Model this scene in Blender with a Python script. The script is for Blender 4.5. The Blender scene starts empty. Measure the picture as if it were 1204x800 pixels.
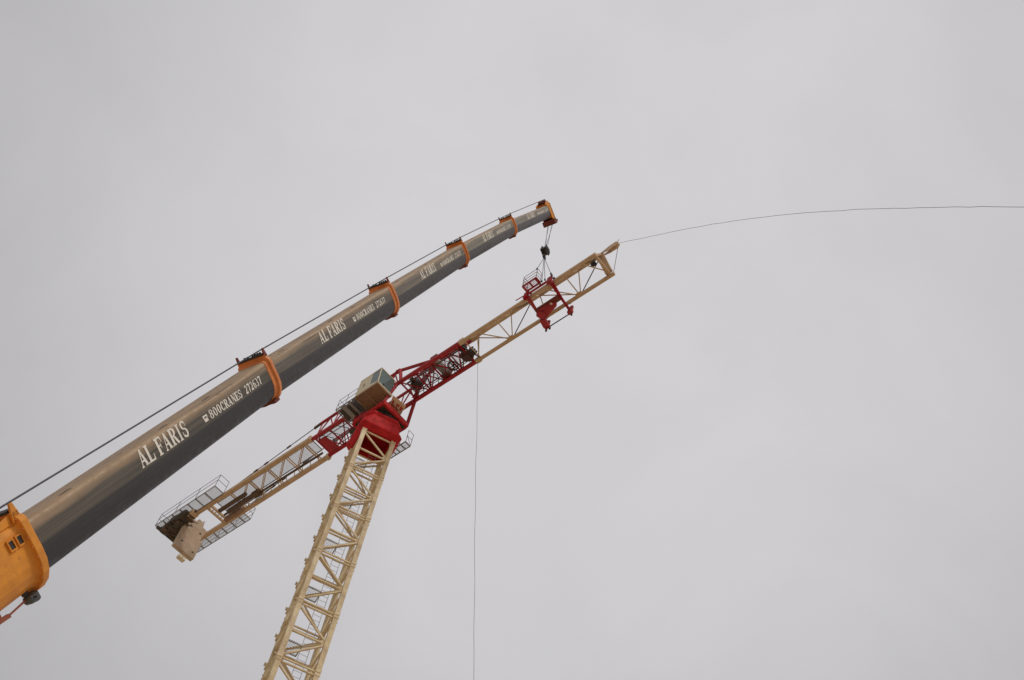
import bpy, bmesh, math, random
from mathutils import Vector, Matrix
random.seed(4)
R = math.radians
sc = bpy.context.scene
col = sc.collection

# ------------------------------------------------------------------ camera, sky, sun, exposure
CAM = Vector((0.0, 0.0, 1.6))
ELEV, ROLL, FPX = R(57.977), R(10.777), 1180.0
fwd = Vector((0, math.cos(ELEV), math.sin(ELEV)))
r0 = Vector((1, 0, 0)); u0 = r0.cross(fwd)
rt = math.cos(ROLL) * r0 + math.sin(ROLL) * u0
up = -math.sin(ROLL) * r0 + math.cos(ROLL) * u0
cd = bpy.data.cameras.new('camera'); cam = bpy.data.objects.new('camera', cd); col.objects.link(cam)
cd.sensor_width = 36.0; cd.lens = 36.0 * FPX / 1204.0; cd.clip_start = 0.1; cd.clip_end = 6000
cam.matrix_world = Matrix(((rt.x, up.x, -fwd.x, CAM.x), (rt.y, up.y, -fwd.y, CAM.y), (rt.z, up.z, -fwd.z, CAM.z), (0, 0, 0, 1)))
sc.camera = cam

SUN_EL, SUN_AZ = R(52), R(-62)          # azimuth measured from +X, sun stands behind and right of the viewer
w = bpy.data.worlds.new('World'); sc.world = w; w.use_nodes = True
nt = w.node_tree; nt.nodes.clear()
out = nt.nodes.new('ShaderNodeOutputWorld')
sky = nt.nodes.new('ShaderNodeTexSky'); sky.sky_type = 'NISHITA'; sky.sun_disc = False
sky.sun_elevation = SUN_EL; sky.sun_rotation = math.pi / 2 - SUN_AZ; sky.dust_density = 6.0; sky.air_density = 2.0
b1 = nt.nodes.new('ShaderNodeBackground'); b1.inputs['Strength'].default_value = 0.05
nt.links.new(sky.outputs[0], b1.inputs['Color'])
tc = nt.nodes.new('ShaderNodeTexCoord'); sep = nt.nodes.new('ShaderNodeSeparateXYZ')
nt.links.new(tc.outputs['Generated'], sep.inputs[0])
# the overcast is lightest near the view direction, an added falloff imitating lens vignetting
dotn = nt.nodes.new('ShaderNodeVectorMath'); dotn.operation = 'DOT_PRODUCT'; dotn.inputs[1].default_value = (0.074, 0.450, 0.890)
nt.links.new(tc.outputs['Generated'], dotn.inputs[0])
mr = nt.nodes.new('ShaderNodeMapRange'); mr.interpolation_type = 'SMOOTHSTEP'; mr.inputs['From Min'].default_value = 0.74; mr.inputs['From Max'].default_value = 1.0
mr.inputs['To Min'].default_value = 0.69; mr.inputs['To Max'].default_value = 1.0
nt.links.new(dotn.outputs['Value'], mr.inputs['Value'])
nz = nt.nodes.new('ShaderNodeTexNoise'); nz.inputs['Scale'].default_value = 3.2; nz.inputs['Detail'].default_value = 7; nz.inputs['Roughness'].default_value = 0.55; nz.inputs['Distortion'].default_value = 0.6
nt.links.new(tc.outputs['Generated'], nz.inputs['Vector'])
mr2 = nt.nodes.new('ShaderNodeMapRange'); mr2.inputs['From Min'].default_value = 0.3; mr2.inputs['From Max'].default_value = 0.7
mr2.inputs['To Min'].default_value = 0.95; mr2.inputs['To Max'].default_value = 1.05
nt.links.new(nz.outputs['Fac'], mr2.inputs['Value'])
mul = nt.nodes.new('ShaderNodeMath'); mul.operation = 'MULTIPLY'
nt.links.new(mr.outputs[0], mul.inputs[0]); nt.links.new(mr2.outputs[0], mul.inputs[1])
sc_ = nt.nodes.new('ShaderNodeVectorMath'); sc_.operation = 'SCALE'; sc_.inputs[0].default_value = (0.682, 0.667, 0.686)
nt.links.new(mul.outputs[0], sc_.inputs['Scale'])
b2 = nt.nodes.new('ShaderNodeBackground'); b2.inputs['Strength'].default_value = 0.95
nt.links.new(sc_.outputs[0], b2.inputs['Color'])
mx = nt.nodes.new('ShaderNodeMixShader'); mx.inputs[0].default_value = 0.96     # overcast deck hides nearly all of the clear sky
nt.links.new(b1.outputs[0], mx.inputs[1]); nt.links.new(b2.outputs[0], mx.inputs[2])
nt.links.new(mx.outputs[0], out.inputs['Surface'])

sd = bpy.data.lights.new('sun', 'SUN'); sd.energy = 1.3; sd.angle = R(14); sd.color = (1.0, 0.94, 0.85)
so = bpy.data.objects.new('sun', sd); col.objects.link(so)
sdir = Vector((math.cos(SUN_EL) * math.cos(SUN_AZ), math.cos(SUN_EL) * math.sin(SUN_AZ), math.sin(SUN_EL)))
so.rotation_euler = sdir.to_track_quat('Z', 'Y').to_euler(); so.location = (30, -30, 60)
sc.view_settings.view_transform = 'Standard'; sc.view_settings.look = 'None'
sc.view_settings.exposure = 0.0; sc.view_settings.gamma = 1.0; sc.view_settings.use_curve_mapping = False
sc.render.engine = 'CYCLES'
sc.cycles.max_bounces = 6; sc.cycles.diffuse_bounces = 3

# ------------------------------------------------------------------ materials
def mat(name, c, rough=0.5, metal=0.0, dirt=(0.2, 0.15, 0.1), amt=0.25, scale=3.0, bump=0.02, spec=0.5, var=0.08):
    m = bpy.data.materials.new(name); m.use_nodes = True
    n = m.node_tree; bs = n.nodes['Principled BSDF']
    t = n.nodes.new('ShaderNodeTexCoord')
    a = n.nodes.new('ShaderNodeTexNoise'); a.inputs['Scale'].default_value = scale; a.inputs['Detail'].default_value = 8; a.inputs['Roughness'].default_value = 0.65
    n.links.new(t.outputs['Object'], a.inputs['Vector'])
    cr = n.nodes.new('ShaderNodeMapRange'); cr.inputs['From Min'].default_value = 0.42; cr.inputs['From Max'].default_value = 0.75
    cr.inputs['To Min'].default_value = 0.0; cr.inputs['To Max'].default_value = amt
    n.links.new(a.outputs['Fac'], cr.inputs['Value'])
    k = n.nodes.new('ShaderNodeMix'); k.data_type = 'RGBA'
    k.inputs[6].default_value = (*c, 1); k.inputs[7].default_value = (*dirt, 1)
    # each member has faded a little differently; fine chips on top
    oi = n.nodes.new('ShaderNodeObjectInfo'); hv = n.nodes.new('ShaderNodeHueSaturation'); hv.inputs['Color'].default_value = (*c, 1)
    v1 = n.nodes.new('ShaderNodeMapRange'); v1.inputs['To Min'].default_value = 1 - var; v1.inputs['To Max'].default_value = 1 + var * .6
    v2 = n.nodes.new('ShaderNodeMapRange'); v2.inputs['To Min'].default_value = 1.0; v2.inputs['To Max'].default_value = 1 - var * 1.3
    n.links.new(oi.outputs['Random'], v1.inputs['Value']); n.links.new(oi.outputs['Random'], v2.inputs['Value'])
    n.links.new(v1.outputs[0], hv.inputs['Value']); n.links.new(v2.outputs[0], hv.inputs['Saturation']); n.links.new(hv.outputs[0], k.inputs[6])
    fn = n.nodes.new('ShaderNodeTexNoise'); fn.inputs['Scale'].default_value = scale * 6; fn.inputs['Detail'].default_value = 5; n.links.new(t.outputs['Object'], fn.inputs['Vector'])
    fr = n.nodes.new('ShaderNodeMapRange'); fr.inputs['From Min'].default_value = 0.56; fr.inputs['From Max'].default_value = 0.70; fr.inputs['To Max'].default_value = amt * 0.8; n.links.new(fn.outputs['Fac'], fr.inputs['Value'])
    mx_ = n.nodes.new('ShaderNodeMath'); mx_.operation = 'MAXIMUM'; n.links.new(cr.outputs[0], mx_.inputs[0]); n.links.new(fr.outputs[0], mx_.inputs[1])
    n.links.new(mx_.outputs[0], k.inputs[0]); n.links.new(k.outputs[2], bs.inputs['Base Color'])
    rr = n.nodes.new('ShaderNodeMapRange'); rr.inputs['To Min'].default_value = max(0.05, rough - 0.1); rr.inputs['To Max'].default_value = min(1, rough + 0.15)
    n.links.new(a.outputs['Fac'], rr.inputs['Value']); n.links.new(rr.outputs[0], bs.inputs['Roughness'])
    bs.inputs['Metallic'].default_value = metal
    bs.inputs['Specular IOR Level'].default_value = spec
    if bump:
        bp = n.nodes.new('ShaderNodeBump'); bp.inputs['Strength'].default_value = 0.25; bp.inputs['Distance'].default_value = bump
        n.links.new(a.outputs['Fac'], bp.inputs['Height']); n.links.new(bp.outputs[0], bs.inputs['Normal'])
    return m

M = {}
M['cream'] = mat('cream_paint', (0.75, 0.61, 0.36), 0.55, 0, (0.36, 0.215, 0.11), 0.7, 1.8, 0.02, 0.4, 0.12)
M['tan'] = mat('shaded_cream_paint', (0.60, 0.42, 0.245), 0.55, 0, (0.30, 0.17, 0.08), 0.6, 2.2)  # the mast's cream, browned in the colour for the jib's shaded underside
M['red'] = mat('red_paint', (0.58, 0.009, 0.012), 0.6, 0, (0.20, 0.014, 0.014), 0.75, 2.2, 0.03, 0.10, 0.05)
M['red_shaded'] = mat('shaded_red_paint', (0.45, 0.010, 0.024), 0.6, 0, (0.12, 0.018, 0.02), 0.6, 2.4, 0.02, 0.12, 0.14)  # same red as the slewing head, its backlit shade put into the colour
M['orange'] = mat('orange_paint', (0.84, 0.315, 0.014), 0.55, 0, (0.40, 0.15, 0.045), 0.65, 2.0, 0.02, 0.3)
M['collar'] = mat('orange_red_paint', (0.76, 0.225, 0.016), 0.5, 0, (0.34, 0.07, 0.02), 0.6, 3.0)
M['dark'] = mat('dark_steel', (0.035, 0.032, 0.032), 0.5, 0.3, (0.12, 0.08, 0.05), 0.4, 6)
M['steel'] = mat('galvanised_steel', (0.30, 0.30, 0.31), 0.5, 0.3, (0.16, 0.12, 0.09), 0.4, 6)
M['rope'] = mat('wire_rope', (0.035, 0.035, 0.05), 0.5, 0.4, (0.1, 0.1, 0.1), 0.3, 20, 0)
M['fibre'] = mat('fibre_rope', (0.16, 0.16, 0.18), 0.8, 0, (0.1, 0.1, 0.1), 0.3, 20, 0)
M['concrete'] = mat('cast_concrete', (0.52, 0.395, 0.28), 0.85, 0, (0.24, 0.165, 0.11), 0.75, 1.6, 0.05)
M['brown'] = mat('dirty_brown_steel', (0.13, 0.075, 0.045), 0.6, 0.1, (0.05, 0.04, 0.035), 0.7, 4)
M['maroon'] = mat('dark_maroon_plate', (0.075, 0.026, 0.022), 0.6, 0.1, (0.04, 0.032, 0.028), 0.7, 5)
M['olive'] = mat('grease_brown_steel', (0.075, 0.06, 0.04), 0.6, 0.2, (0.03, 0.03, 0.028), 0.6, 4)
M['floor'] = mat('brown_cab_floor', (0.31, 0.175, 0.10), 0.6, 0, (0.12, 0.07, 0.04), 0.7, 2.5)
M['brown2'] = mat('dusty_brown_frame', (0.38, 0.25, 0.14), 0.6, 0, (0.15, 0.09, 0.05), 0.5, 4)
M['cabcream'] = mat('cab_cream_panel', (0.70, 0.62, 0.44), 0.5, 0, (0.42, 0.33, 0.2), 0.5, 3)
M['signcream'] = mat('sign_cream', (0.85, 0.68, 0.48), 0.5, 0, (0.45, 0.3, 0.18), 0.5, 5)
M['signred'] = mat('sign_red', (0.62, 0.06, 0.03), 0.5, 0, (0.3, 0.05, 0.03), 0.3, 5)
M['white'] = mat('white_drum', (0.70, 0.66, 0.58), 0.5, 0, (0.25, 0.18, 0.12), 0.5, 4)
M['lamp'] = mat('lamp_grey', (0.10, 0.11, 0.11), 0.4, 0.2, (0.05, 0.05, 0.05), 0.4, 9)
M['lens'] = mat('lamp_lens', (0.20, 0.16, 0.13), 0.2, 0, (0.1, 0.08, 0.07), 0.4, 9, 0)
M['rustorange'] = mat('rusted_orange_arm', (0.34, 0.08, 0.03), 0.6, 0, (0.12, 0.04, 0.02), 0.6, 6)
M['rust'] = mat('rust_red_plate', (0.22, 0.035, 0.02), 0.6, 0.1, (0.08, 0.03, 0.02), 0.7, 5)
M['ground'] = mat('sand_ground', (0.47, 0.355, 0.235), 0.95, 0, (0.33, 0.25, 0.17), 0.8, 0.15, 0.1)

def glass_mat():
    m = bpy.data.materials.new('tinted_cab_glass'); m.use_nodes = True
    bs = m.node_tree.nodes['Principled BSDF']
    bs.inputs['Base Color'].default_value = (0.13, 0.19, 0.19, 1); bs.inputs['Roughness'].default_value = 0.08
    bs.inputs['Alpha'].default_value = 0.8; bs.inputs['IOR'].default_value = 1.5
    return m
M['glass'] = glass_mat()

def boom_mat(g=1.0):
    """grey boom steel; dust settled along the upper corner of each tube, long grease smears and scuffs (section frame: x along, z up)"""
    m = bpy.data.materials.new('boom_grey_paint'); dk = lambda r, g_, b: (min(.3, r * g), min(.3, g_ * g), min(.3, b * g)); m.use_nodes = True
    n = m.node_tree; bs = n.nodes['Principled BSDF']; L = n.links.new
    t = n.nodes.new('ShaderNodeTexCoord'); s = n.nodes.new('ShaderNodeSeparateXYZ'); L(t.outputs['Object'], s.inputs[0])
    def noise(scale_v, sc_, det=6):
        mp = n.nodes.new('ShaderNodeMapping'); mp.inputs['Scale'].default_value = scale_v; L(t.outputs['Object'], mp.inputs['Vector'])
        a = n.nodes.new('ShaderNodeTexNoise'); a.inputs['Scale'].default_value = sc_; a.inputs['Detail'].default_value = det; L(mp.outputs[0], a.inputs['Vector'])
        return a.outputs['Fac']
    def rng(src, a, b, c, d):
        r = n.nodes.new('ShaderNodeMapRange'); r.inputs[1].default_value = a; r.inputs[2].default_value = b; r.inputs[3].default_value = c; r.inputs[4].default_value = d
        L(src, r.inputs['Value']); return r.outputs[0]
    def mth(op, a, b):
        k = n.nodes.new('ShaderNodeMath'); k.operation = op
        for i, v in enumerate((a, b)):
            if isinstance(v, float): k.inputs[i].default_value = v
            else: L(v, k.inputs[i])
        return k.outputs[0]
    def mixc(f, a, b):
        k = n.nodes.new('ShaderNodeMix'); k.data_type = 'RGBA'; L(f, k.inputs[0])
        for i, v in ((6, a), (7, b)):
            if isinstance(v, tuple): k.inputs[i].default_value = (*v, 1)
            else: L(v, k.inputs[i])
        return k.outputs[2]
    n1 = noise((0.25, 3, 3), 1.6); n2 = noise((0.12, 5, 5), 2.2); n3 = noise((1, 1, 1), 5.0, 8)
    z = mth('ADD', s.outputs['Z'], mth('MULTIPLY', mth('SUBTRACT', n1, 0.5), 0.30))
    dust = rng(z, 0.26, 0.44, 0.0, 0.92)
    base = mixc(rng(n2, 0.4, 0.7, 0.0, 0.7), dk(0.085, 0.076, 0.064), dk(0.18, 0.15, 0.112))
    low = rng(s.outputs['Z'], -0.01, 0.03, 1.0, 0.0)           # down-facing lower shell, its shade put into the colour
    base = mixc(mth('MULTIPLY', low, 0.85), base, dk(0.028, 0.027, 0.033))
    c = mixc(dust, base, (0.40, 0.275, 0.165))
    grease = mth('MULTIPLY', rng(n2, 0.60, 0.68, 0.0, 0.75), rng(z, 0.18, 0.3, 0.0, 1.0))
    c = mixc(grease, c, (0.07, 0.045, 0.03))
    c = mixc(rng(n3, 0.55, 0.8, 0.0, 0.35), c, (0.10, 0.085, 0.07))
    n4 = noise((0.06, 14, 14), 3.0, 4)                            # long rub marks of the slide pads
    c = mixc(mth('MULTIPLY', rng(n4, 0.56, 0.66, 0.0, 0.35), rng(s.outputs['Z'], -.02, .05, 0.3, 1.0)), c, dk(0.21, 0.18, 0.14))
    c = mixc(rng(noise((0.10, 9, 9), 2.0, 5), 0.58, 0.66, 0.0, 0.5), c, dk(0.045, 0.04, 0.036))
    L(c, bs.inputs['Base Color'])
    L(rng(n3, 0.3, 0.7, 0.48, 0.7), bs.inputs['Roughness'])
    bs.inputs['Metallic'].default_value = 0.0
    bp = n.nodes.new('ShaderNodeBump'); bp.inputs['Strength'].default_value = 0.15; bp.inputs['Distance'].default_value = 0.02
    L(n1, bp.inputs['Height']); L(bp.outputs[0], bs.inputs['Normal'])
    return m
BOOM = [boom_mat(g) for g in (0.9, 1.2, 1.6, 2.0, 2.3)]      # the inner tubes are successively lighter

def letter_mat():
    m = bpy.data.materials.new('worn_white_lettering'); m.use_nodes = True
    n = m.node_tree; bs = n.nodes['Principled BSDF']
    t = n.nodes.new('ShaderNodeTexCoord'); a = n.nodes.new('ShaderNodeTexNoise'); a.inputs['Scale'].default_value = 9; a.inputs['Detail'].default_value = 8
    n.links.new(t.outputs['Object'], a.inputs['Vector'])
    r = n.nodes.new('ShaderNodeMapRange'); r.inputs[1].default_value = 0.55; r.inputs[2].default_value = 0.75; n.links.new(a.outputs['Fac'], r.inputs['Value'])
    k = n.nodes.new('ShaderNodeMix'); k.data_type = 'RGBA'; k.inputs[6].default_value = (0.88, 0.85, 0.78, 1); k.inputs[7].default_value = (0.42, 0.38, 0.31, 1)
    n.links.new(r.outputs[0], k.inputs[0]); n.links.new(k.outputs[2], bs.inputs['Base Color']); bs.inputs['Roughness'].default_value = 0.6
    return m
M['letter'] = letter_mat()

# ------------------------------------------------------------------ mesh helpers
class MB:
    def __init__(s): s.v = []; s.f = []
    def add(s, vs, fs):
        o = len(s.v); s.v += [Vector(p) for p in vs]; s.f += [[i + o for i in f] for f in fs]
    def hexa(s, b, t):      # bottom 4, top 4 points, same winding (ccw seen from above)
        s.add(list(b) + list(t), [(3, 2, 1, 0), (4, 5, 6, 7), (0, 1, 5, 4), (1, 2, 6, 5), (2, 3, 7, 6), (3, 0, 4, 7)])
    def box(s, x0, x1, y0, y1, z0, z1):
        s.hexa([(x0, y0, z0), (x1, y0, z0), (x1, y1, z0), (x0, y1, z0)], [(x0, y0, z1), (x1, y0, z1), (x1, y1, z1), (x0, y1, z1)])
    def _ax(s, p, q, upv=(0, 0, 1)):
        d = (Vector(q) - Vector(p)).normalized(); u = Vector(upv)
        if abs(d.dot(u)) > 0.97: u = Vector((1, 0, 0))
        a = d.cross(u).normalized(); return d, a, a.cross(d).normalized()
    def bar(s, p, q, w_, h=None, upv=(0, 0, 1)):
        h = h or w_; p = Vector(p); q = Vector(q); d, a, b = s._ax(p, q, upv)
        c = [(-1, -1), (1, -1), (1, 1), (-1, 1)]
        A = [p + a * (i * w_ / 2) + b * (j * h / 2) for i, j in c]; B = [q + a * (i * w_ / 2) + b * (j * h / 2) for i, j in c]
        s.add(A + B, [(0, 1, 2, 3), (7, 6, 5, 4), (0, 4, 5, 1), (1, 5, 6, 2), (2, 6, 7, 3), (3, 7, 4, 0)])
    def tube(s, p, q, r, n=8, r2=None):
        r2 = r if r2 is None else r2; p = Vector(p); q = Vector(q); d, a, b = s._ax(p, q)
        A = [p + (a * math.cos(2 * math.pi * i / n) + b * math.sin(2 * math.pi * i / n)) * r for i in range(n)]
        B = [q + (a * math.cos(2 * math.pi * i / n) + b * math.sin(2 * math.pi * i / n)) * r2 for i in range(n)]
        s.add(A + B, [tuple(range(n)), tuple(range(2 * n - 1, n - 1, -1))] + [(i, n + i, n + (i + 1) % n, (i + 1) % n) for i in range(n)])
    def path(s, pts, r, n=6):
        pts = [Vector(p) for p in pts]; rings = []
        pa = None
        for i, p in enumerate(pts):
            d = (pts[min(i + 1, len(pts) - 1)] - pts[max(i - 1, 0)]).normalized()
            if pa is None: _, pa, _ = s._ax((0, 0, 0), d)
            a = (pa - d * pa.dot(d)).normalized(); b = d.cross(a); pa = a
            rings.append([p + (a * math.cos(2 * math.pi * k / n) + b * math.sin(2 * math.pi * k / n)) * r for k in range(n)])
        vs = [v for g in rings for v in g]; fs = [tuple(range(n - 1, -1, -1)), tuple(range((len(pts) - 1) * n, len(pts) * n))]
        for i in range(len(pts) - 1):
            for k in range(n): fs.append((i * n + k, i * n + (k + 1) % n, (i + 1) * n + (k + 1) % n, (i + 1) * n + k))
        s.add(vs, fs)
    def prism(s, poly, off, ext):          # poly: 3-D points, extruded by vector ext
        off = Vector(off); ext = Vector(ext); n = len(poly)
        A = [Vector(p) + off for p in poly]; B = [p + ext for p in A]
        s.add(A + B, [tuple(range(n - 1, -1, -1)), tuple(range(n, 2 * n))] + [(i, (i + 1) % n, n + (i + 1) % n, n + i) for i in range(n)])
    def loft(s, rings, caps=True):
        n = len(rings[0]); vs = [v for g in rings for v in g]; fs = []
        if caps: fs += [tuple(range(n - 1, -1, -1)), tuple(range((len(rings) - 1) * n, len(rings) * n))]
        for i in range(len(rings) - 1):
            for k in range(n): fs.append((i * n + k, i * n + (k + 1) % n, (i + 1) * n + (k + 1) % n, (i + 1) * n + k))
        s.add(vs, fs)
    def build(s, name, material, parent=None, frame=None, bevel=0.0, smooth=False):
        me = bpy.data.meshes.new(name); me.from_pydata([tuple(v) for v in s.v], [], s.f)
        bm = bmesh.new(); bm.from_mesh(me); bmesh.ops.recalc_face_normals(bm, faces=bm.faces)
        bm.to_mesh(me); bm.free(); me.update()
        if smooth:
            for p in me.polygons: p.use_smooth = True
            try: me.set_sharp_from_angle(angle=R(35))
            except Exception: pass
        me.materials.append(material)
        o = bpy.data.objects.new(name, me); col.objects.link(o)
        if parent is not None: o.parent = parent
        if frame is not None: o.matrix_local = frame
        if bevel:
            b = o.modifiers.new('bevel', 'BEVEL'); b.width = bevel; b.segments = 2; b.limit_method = 'ANGLE'
        return o

def empty(name, loc, rz=0):
    o = bpy.data.objects.new(name, None); o.empty_display_size = 0.5; col.objects.link(o); o.location = loc; o.rotation_euler = (0, 0, rz); return o
def tag(o, label, cat, group=None, kind=None):
    o['label'] = label
    if cat: o['category'] = cat
    if group: o['group'] = group
    if kind: o['kind'] = kind
def mat_rt(origin, xdir, zdir):
    x = Vector(xdir).normalized(); z = Vector(zdir); y = z.cross(x).normalized(); z = x.cross(y)
    return Matrix(((x.x, y.x, z.x, origin[0]), (x.y, y.y, z.y, origin[1]), (x.z, y.z, z.z, origin[2]), (0, 0, 0, 1)))

# ------------------------------------------------------------------ ground
g = MB(); n = 24; ext = 3000.0
gv = []
for i in range(n + 1):
    for j in range(n + 1):
        f = lambda t: math.copysign(abs(t) ** 2.2, t) * ext
        gv.append((f(2 * i / n - 1), f(2 * j / n - 1), 0))
g.add(gv, [(i * (n + 1) + j, (i + 1) * (n + 1) + j, (i + 1) * (n + 1) + j + 1, i * (n + 1) + j + 1) for i in range(n) for j in range(n)])
go = g.build('ground', M['ground']); go['kind'] = 'structure'; go['label'] = 'bare sandy building site ground below the cranes'

# ------------------------------------------------------------------ lettering: bold serif glyphs in a unit cell (x 0..1, y 0..1)
def arc(cx, cy, rx, ry, a0, a1, tx, ty, k=14):
    o_, i_ = [], []
    for j in range(k + 1):
        a = R(a0 + (a1 - a0) * j / k); c, s_ = math.cos(a), math.sin(a)
        o_.append((cx + rx * c, cy + ry * s_)); i_.append((cx + (rx - tx) * c, cy + (ry - ty) * s_))
    return [[o_[j], o_[j + 1], i_[j + 1], i_[j]] for j in range(k)]
def rc(x0, y0, x1, y1): return [[(x0, y0), (x1, y0), (x1, y1), (x0, y1)]]
def qd(*p): return [list(p)]
G = {
 'A': qd((.08, 0), (.18, 0), (.52, .97), (.42, .97)) + qd((.64, 0), (.92, 0), (.58, 1), (.38, 1)) + rc(.26, .27, .72, .36) + rc(0, 0, .30, .07) + rc(.56, 0, 1, .07),
 'L': rc(.12, 0, .42, 1) + rc(0, .93, .54, 1) + rc(0, 0, .96, .09) + qd((.82, .08), (.96, .08), (1, .36), (.94, .36)),
 'F': rc(.12, 0, .42, 1) + rc(0, .91, .96, 1) + qd((.82, .92), (.96, .92), (.98, .64), (.92, .64)) + rc(.42, .46, .72, .54) + rc(.66, .34, .73, .66) + rc(0, 0, .56, .07),
 'E': rc(.12, 0, .42, 1) + rc(0, .91, .94, 1) + qd((.80, .92), (.94, .92), (.96, .66), (.90, .66)) + rc(.42, .46, .70, .54) + rc(.64, .34, .71, .66) + rc(0, 0, .96, .09) + qd((.82, .08), (.96, .08), (1, .36), (.94, .36)),
 'R': rc(.10, 0, .38, 1) + rc(0, .93, .45, 1) + rc(0, 0, .48, .07) + arc(.44, .74, .46, .26, -90, 90, .26, .08) + rc(.36, .92, .46, 1) + rc(.36, .48, .5, .56) + qd((.44, .5), (.66, .52), (1, 0), (.70, 0)),
 'I': rc(.32, 0, .68, 1) + rc(.14, .93, .86, 1) + rc(.14, 0, .86, .07),
 'S': arc(.5, .74, .40, .27, 25, 270, .24, .10) + arc(.5, .28, .42, .29, 90, -155, .25, .10) + rc(.82, .62, .90, .96) + rc(.08, .04, .16, .38),
 'C': arc(.54, .5, .50, .51, 40, 320, .28, .09) + rc(.84, .62, .93, .98) + rc(.86, .08, .93, .30),
 'N': rc(.10, 0, .22, 1) + rc(.80, 0, .92, 1) + qd((.02, 1), (.34, 1), (.92, 0), (.72, 0)) + rc(0, 0, .34, .07) + rc(.66, .93, 1, 1),
 '8': arc(.5, .75, .38, .26, 0, 360, .22, .07, 20) + arc(.5, .27, .44, .28, 0, 360, .25, .07, 20),
 '0': arc(.5, .5, .44, .51, 0, 360, .26, .08, 22),
 '2': arc(.5, .70, .40, .31, 170, -40, .24, .08) + qd((.62, .58), (.86, .50), (.38, .10), (.08, .08)) + rc(.08, 0, .88, .16) + rc(.82, .1, .9, .3),
 '7': rc(.10, .84, .90, 1) + qd((.66, .86), (.90, .86), (.56, 0), (.26, 0)) + rc(.10, .66, .18, .9),
 '6': arc(.5, .30, .42, .31, 0, 360, .25, .08, 20) + arc(.66, .46, .58, .54, 70, 190, .26, .09),
 '3': arc(.46, .75, .38, .26, 150, -90, .24, .08) + arc(.46, .27, .42, .28, 90, -150, .26, .08),
 '@': rc(.08, .0, .92, .50) + rc(0, .78, 1, 1) + rc(0, .56, .26, .80) + rc(.74, .56, 1, .80),      # telephone
}
ADV = {' ': .45, 'I': .62, 'L': .92, 'F': .9, 'E': .92, 'S': .88, '@': 1.0}
def text_mesh(mb, s, x0, x1, z0, z1, yface, thick=0.004, gap=0.07):
    tot = sum(ADV.get(c, 1.0) for c in s) - gap; unit = (x1 - x0) / tot; k = 0; x = x0
    for ch in s:
        a = ADV.get(ch, 1.0)
        for poly in G.get(ch, ()):
            k += 1
            p = [(x + unit * (a - gap) * q[0], yface, z0 + (z1 - z0) * q[1]) for q in poly]
            mb.prism(p, (0, 0, 0), (0, -(thick + 0.00025 * (k % 7)), 0))
        x += unit * a

# ------------------------------------------------------------------ mobile crane: telescopic boom
BP = [Vector(p) for p in ((-7.951, 14.218, 14.212), (-6.425, 16.436, 23.405), (-4.746, 18.874, 32.741), (-3.061, 21.322, 41.918), (-1.275, 23.917, 51.069), (0.606, 26.649, 59.948))]
baz = R(55.457); bh = Vector((math.cos(baz), math.sin(baz), 0)); bright = Vector((math.sin(baz), -math.cos(baz), 0))
d0 = (BP[1] - BP[0]).normalized()
foot = BP[0] - d0 * ((BP[0].z - 3.0) / d0.z)
crane = empty('mobile_crane', (foot.x, foot.y, 0), baz)
tag(crane, 'mobile crane with long grey telescopic boom, orange collars and white lettering, at left', 'mobile crane')
Minv = (Matrix.Translation((foot.x, foot.y, 0)) @ Matrix.Rotation(baz, 4, 'Z')).inverted()
def bframe(i):      # section frame: x along boom, y left, z top
    d = (BP[i + 1] - BP[i]).normalized(); u = d.cross(-bright)
    return Minv @ mat_rt(BP[i], d, u)
def profile(H, W, x, grow=0.0, rc_=0.10, nb=5):
    """closed section in y,z: flat box upper half with rounded top corners, faceted round lower half"""
    h, w_ = H / 2 + grow, W / 2 + grow; p = []
    for k in range(4):
        a = R(90 - 30 * k); p.append((w_ - rc_ + rc_ * math.cos(a), h - rc_ + rc_ * math.sin(a)))
    p.append((w_, 0.0))
    for k in range(1, nb):
        a = math.pi / 2 * k / nb; p.append((w_ * math.cos(a) ** 0.8, -h * math.sin(a) ** 1.0))
    q = p + [(0.18 * w_, -h)] + [(-0.18 * w_, -h)] + [(-y, z) for y, z in reversed(p)]
    return [Vector((x, y, z)) for y, z in q]

HS = [1.06, 1.00, 0.94, 0.88, 0.82]; WS = [0.84, 0.79, 0.74, 0.69, 0.64]
L0 = 1.06

def collar(i, H, W, root_part, fr, xe, big=False):
    """orange end collar on a section whose outer size is H, W; xe = its front edge"""
    m = MB()
    lip = 0.085
    prof = [(xe - 0.30, 0.003), (xe - 0.27, 0.022), (xe - 0.15, 0.026), (xe - 0.13, lip), (xe, lip), (xe, -0.0)]
    m.loft([profile(H, W, x, gr, 0.12) for x, gr in prof], caps=False)
    t = H / 2
    m.box(xe - .135, xe - .004, -W / 2 - .02, W / 2 + .02, t + .03, t + .15)
    c = m.build('collar', M['collar'], root_part, None, 0.012)
    k = MB(); k.box(xe - .16, xe + .05, -W / 2 + .03, W / 2 - .03, t + .153, t + .20)
    for y in (-.30, -.22, -.14, -.06, .1, .2): k.tube((xe - .06, y - .02, t + .22), (xe - .06, y + .02, t + .22), .035, 10)
    k.build('wear_plate', M['dark'], root_part)
    for y in (-W / 2 + .0, W / 2 - .0):
        k = MB(); k.prism([(xe - .13, y - .02, t + .10), (xe + .02, y - .02, t + .10), (xe - .03, y - .02, t + .33), (xe - .08, y - .02, t + .33)], (0, 0, 0), (0, .04, 0))
        k.build('rope_guide', M['rust'], root_part)
    k = MB()
    for y in (-W * .24, W * .10):
        k.box(xe - .24, xe - .04, y, y + W * .13, -H / 2 - lip - .03, -H / 2 - .01)
    k.box(xe - .30, xe - .02, -W * .28, W * .28, -H / 2 - lip - .012, -H / 2 - .004)
    k.build('slide_pad', M['rust'], root_part)
    return c

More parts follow.
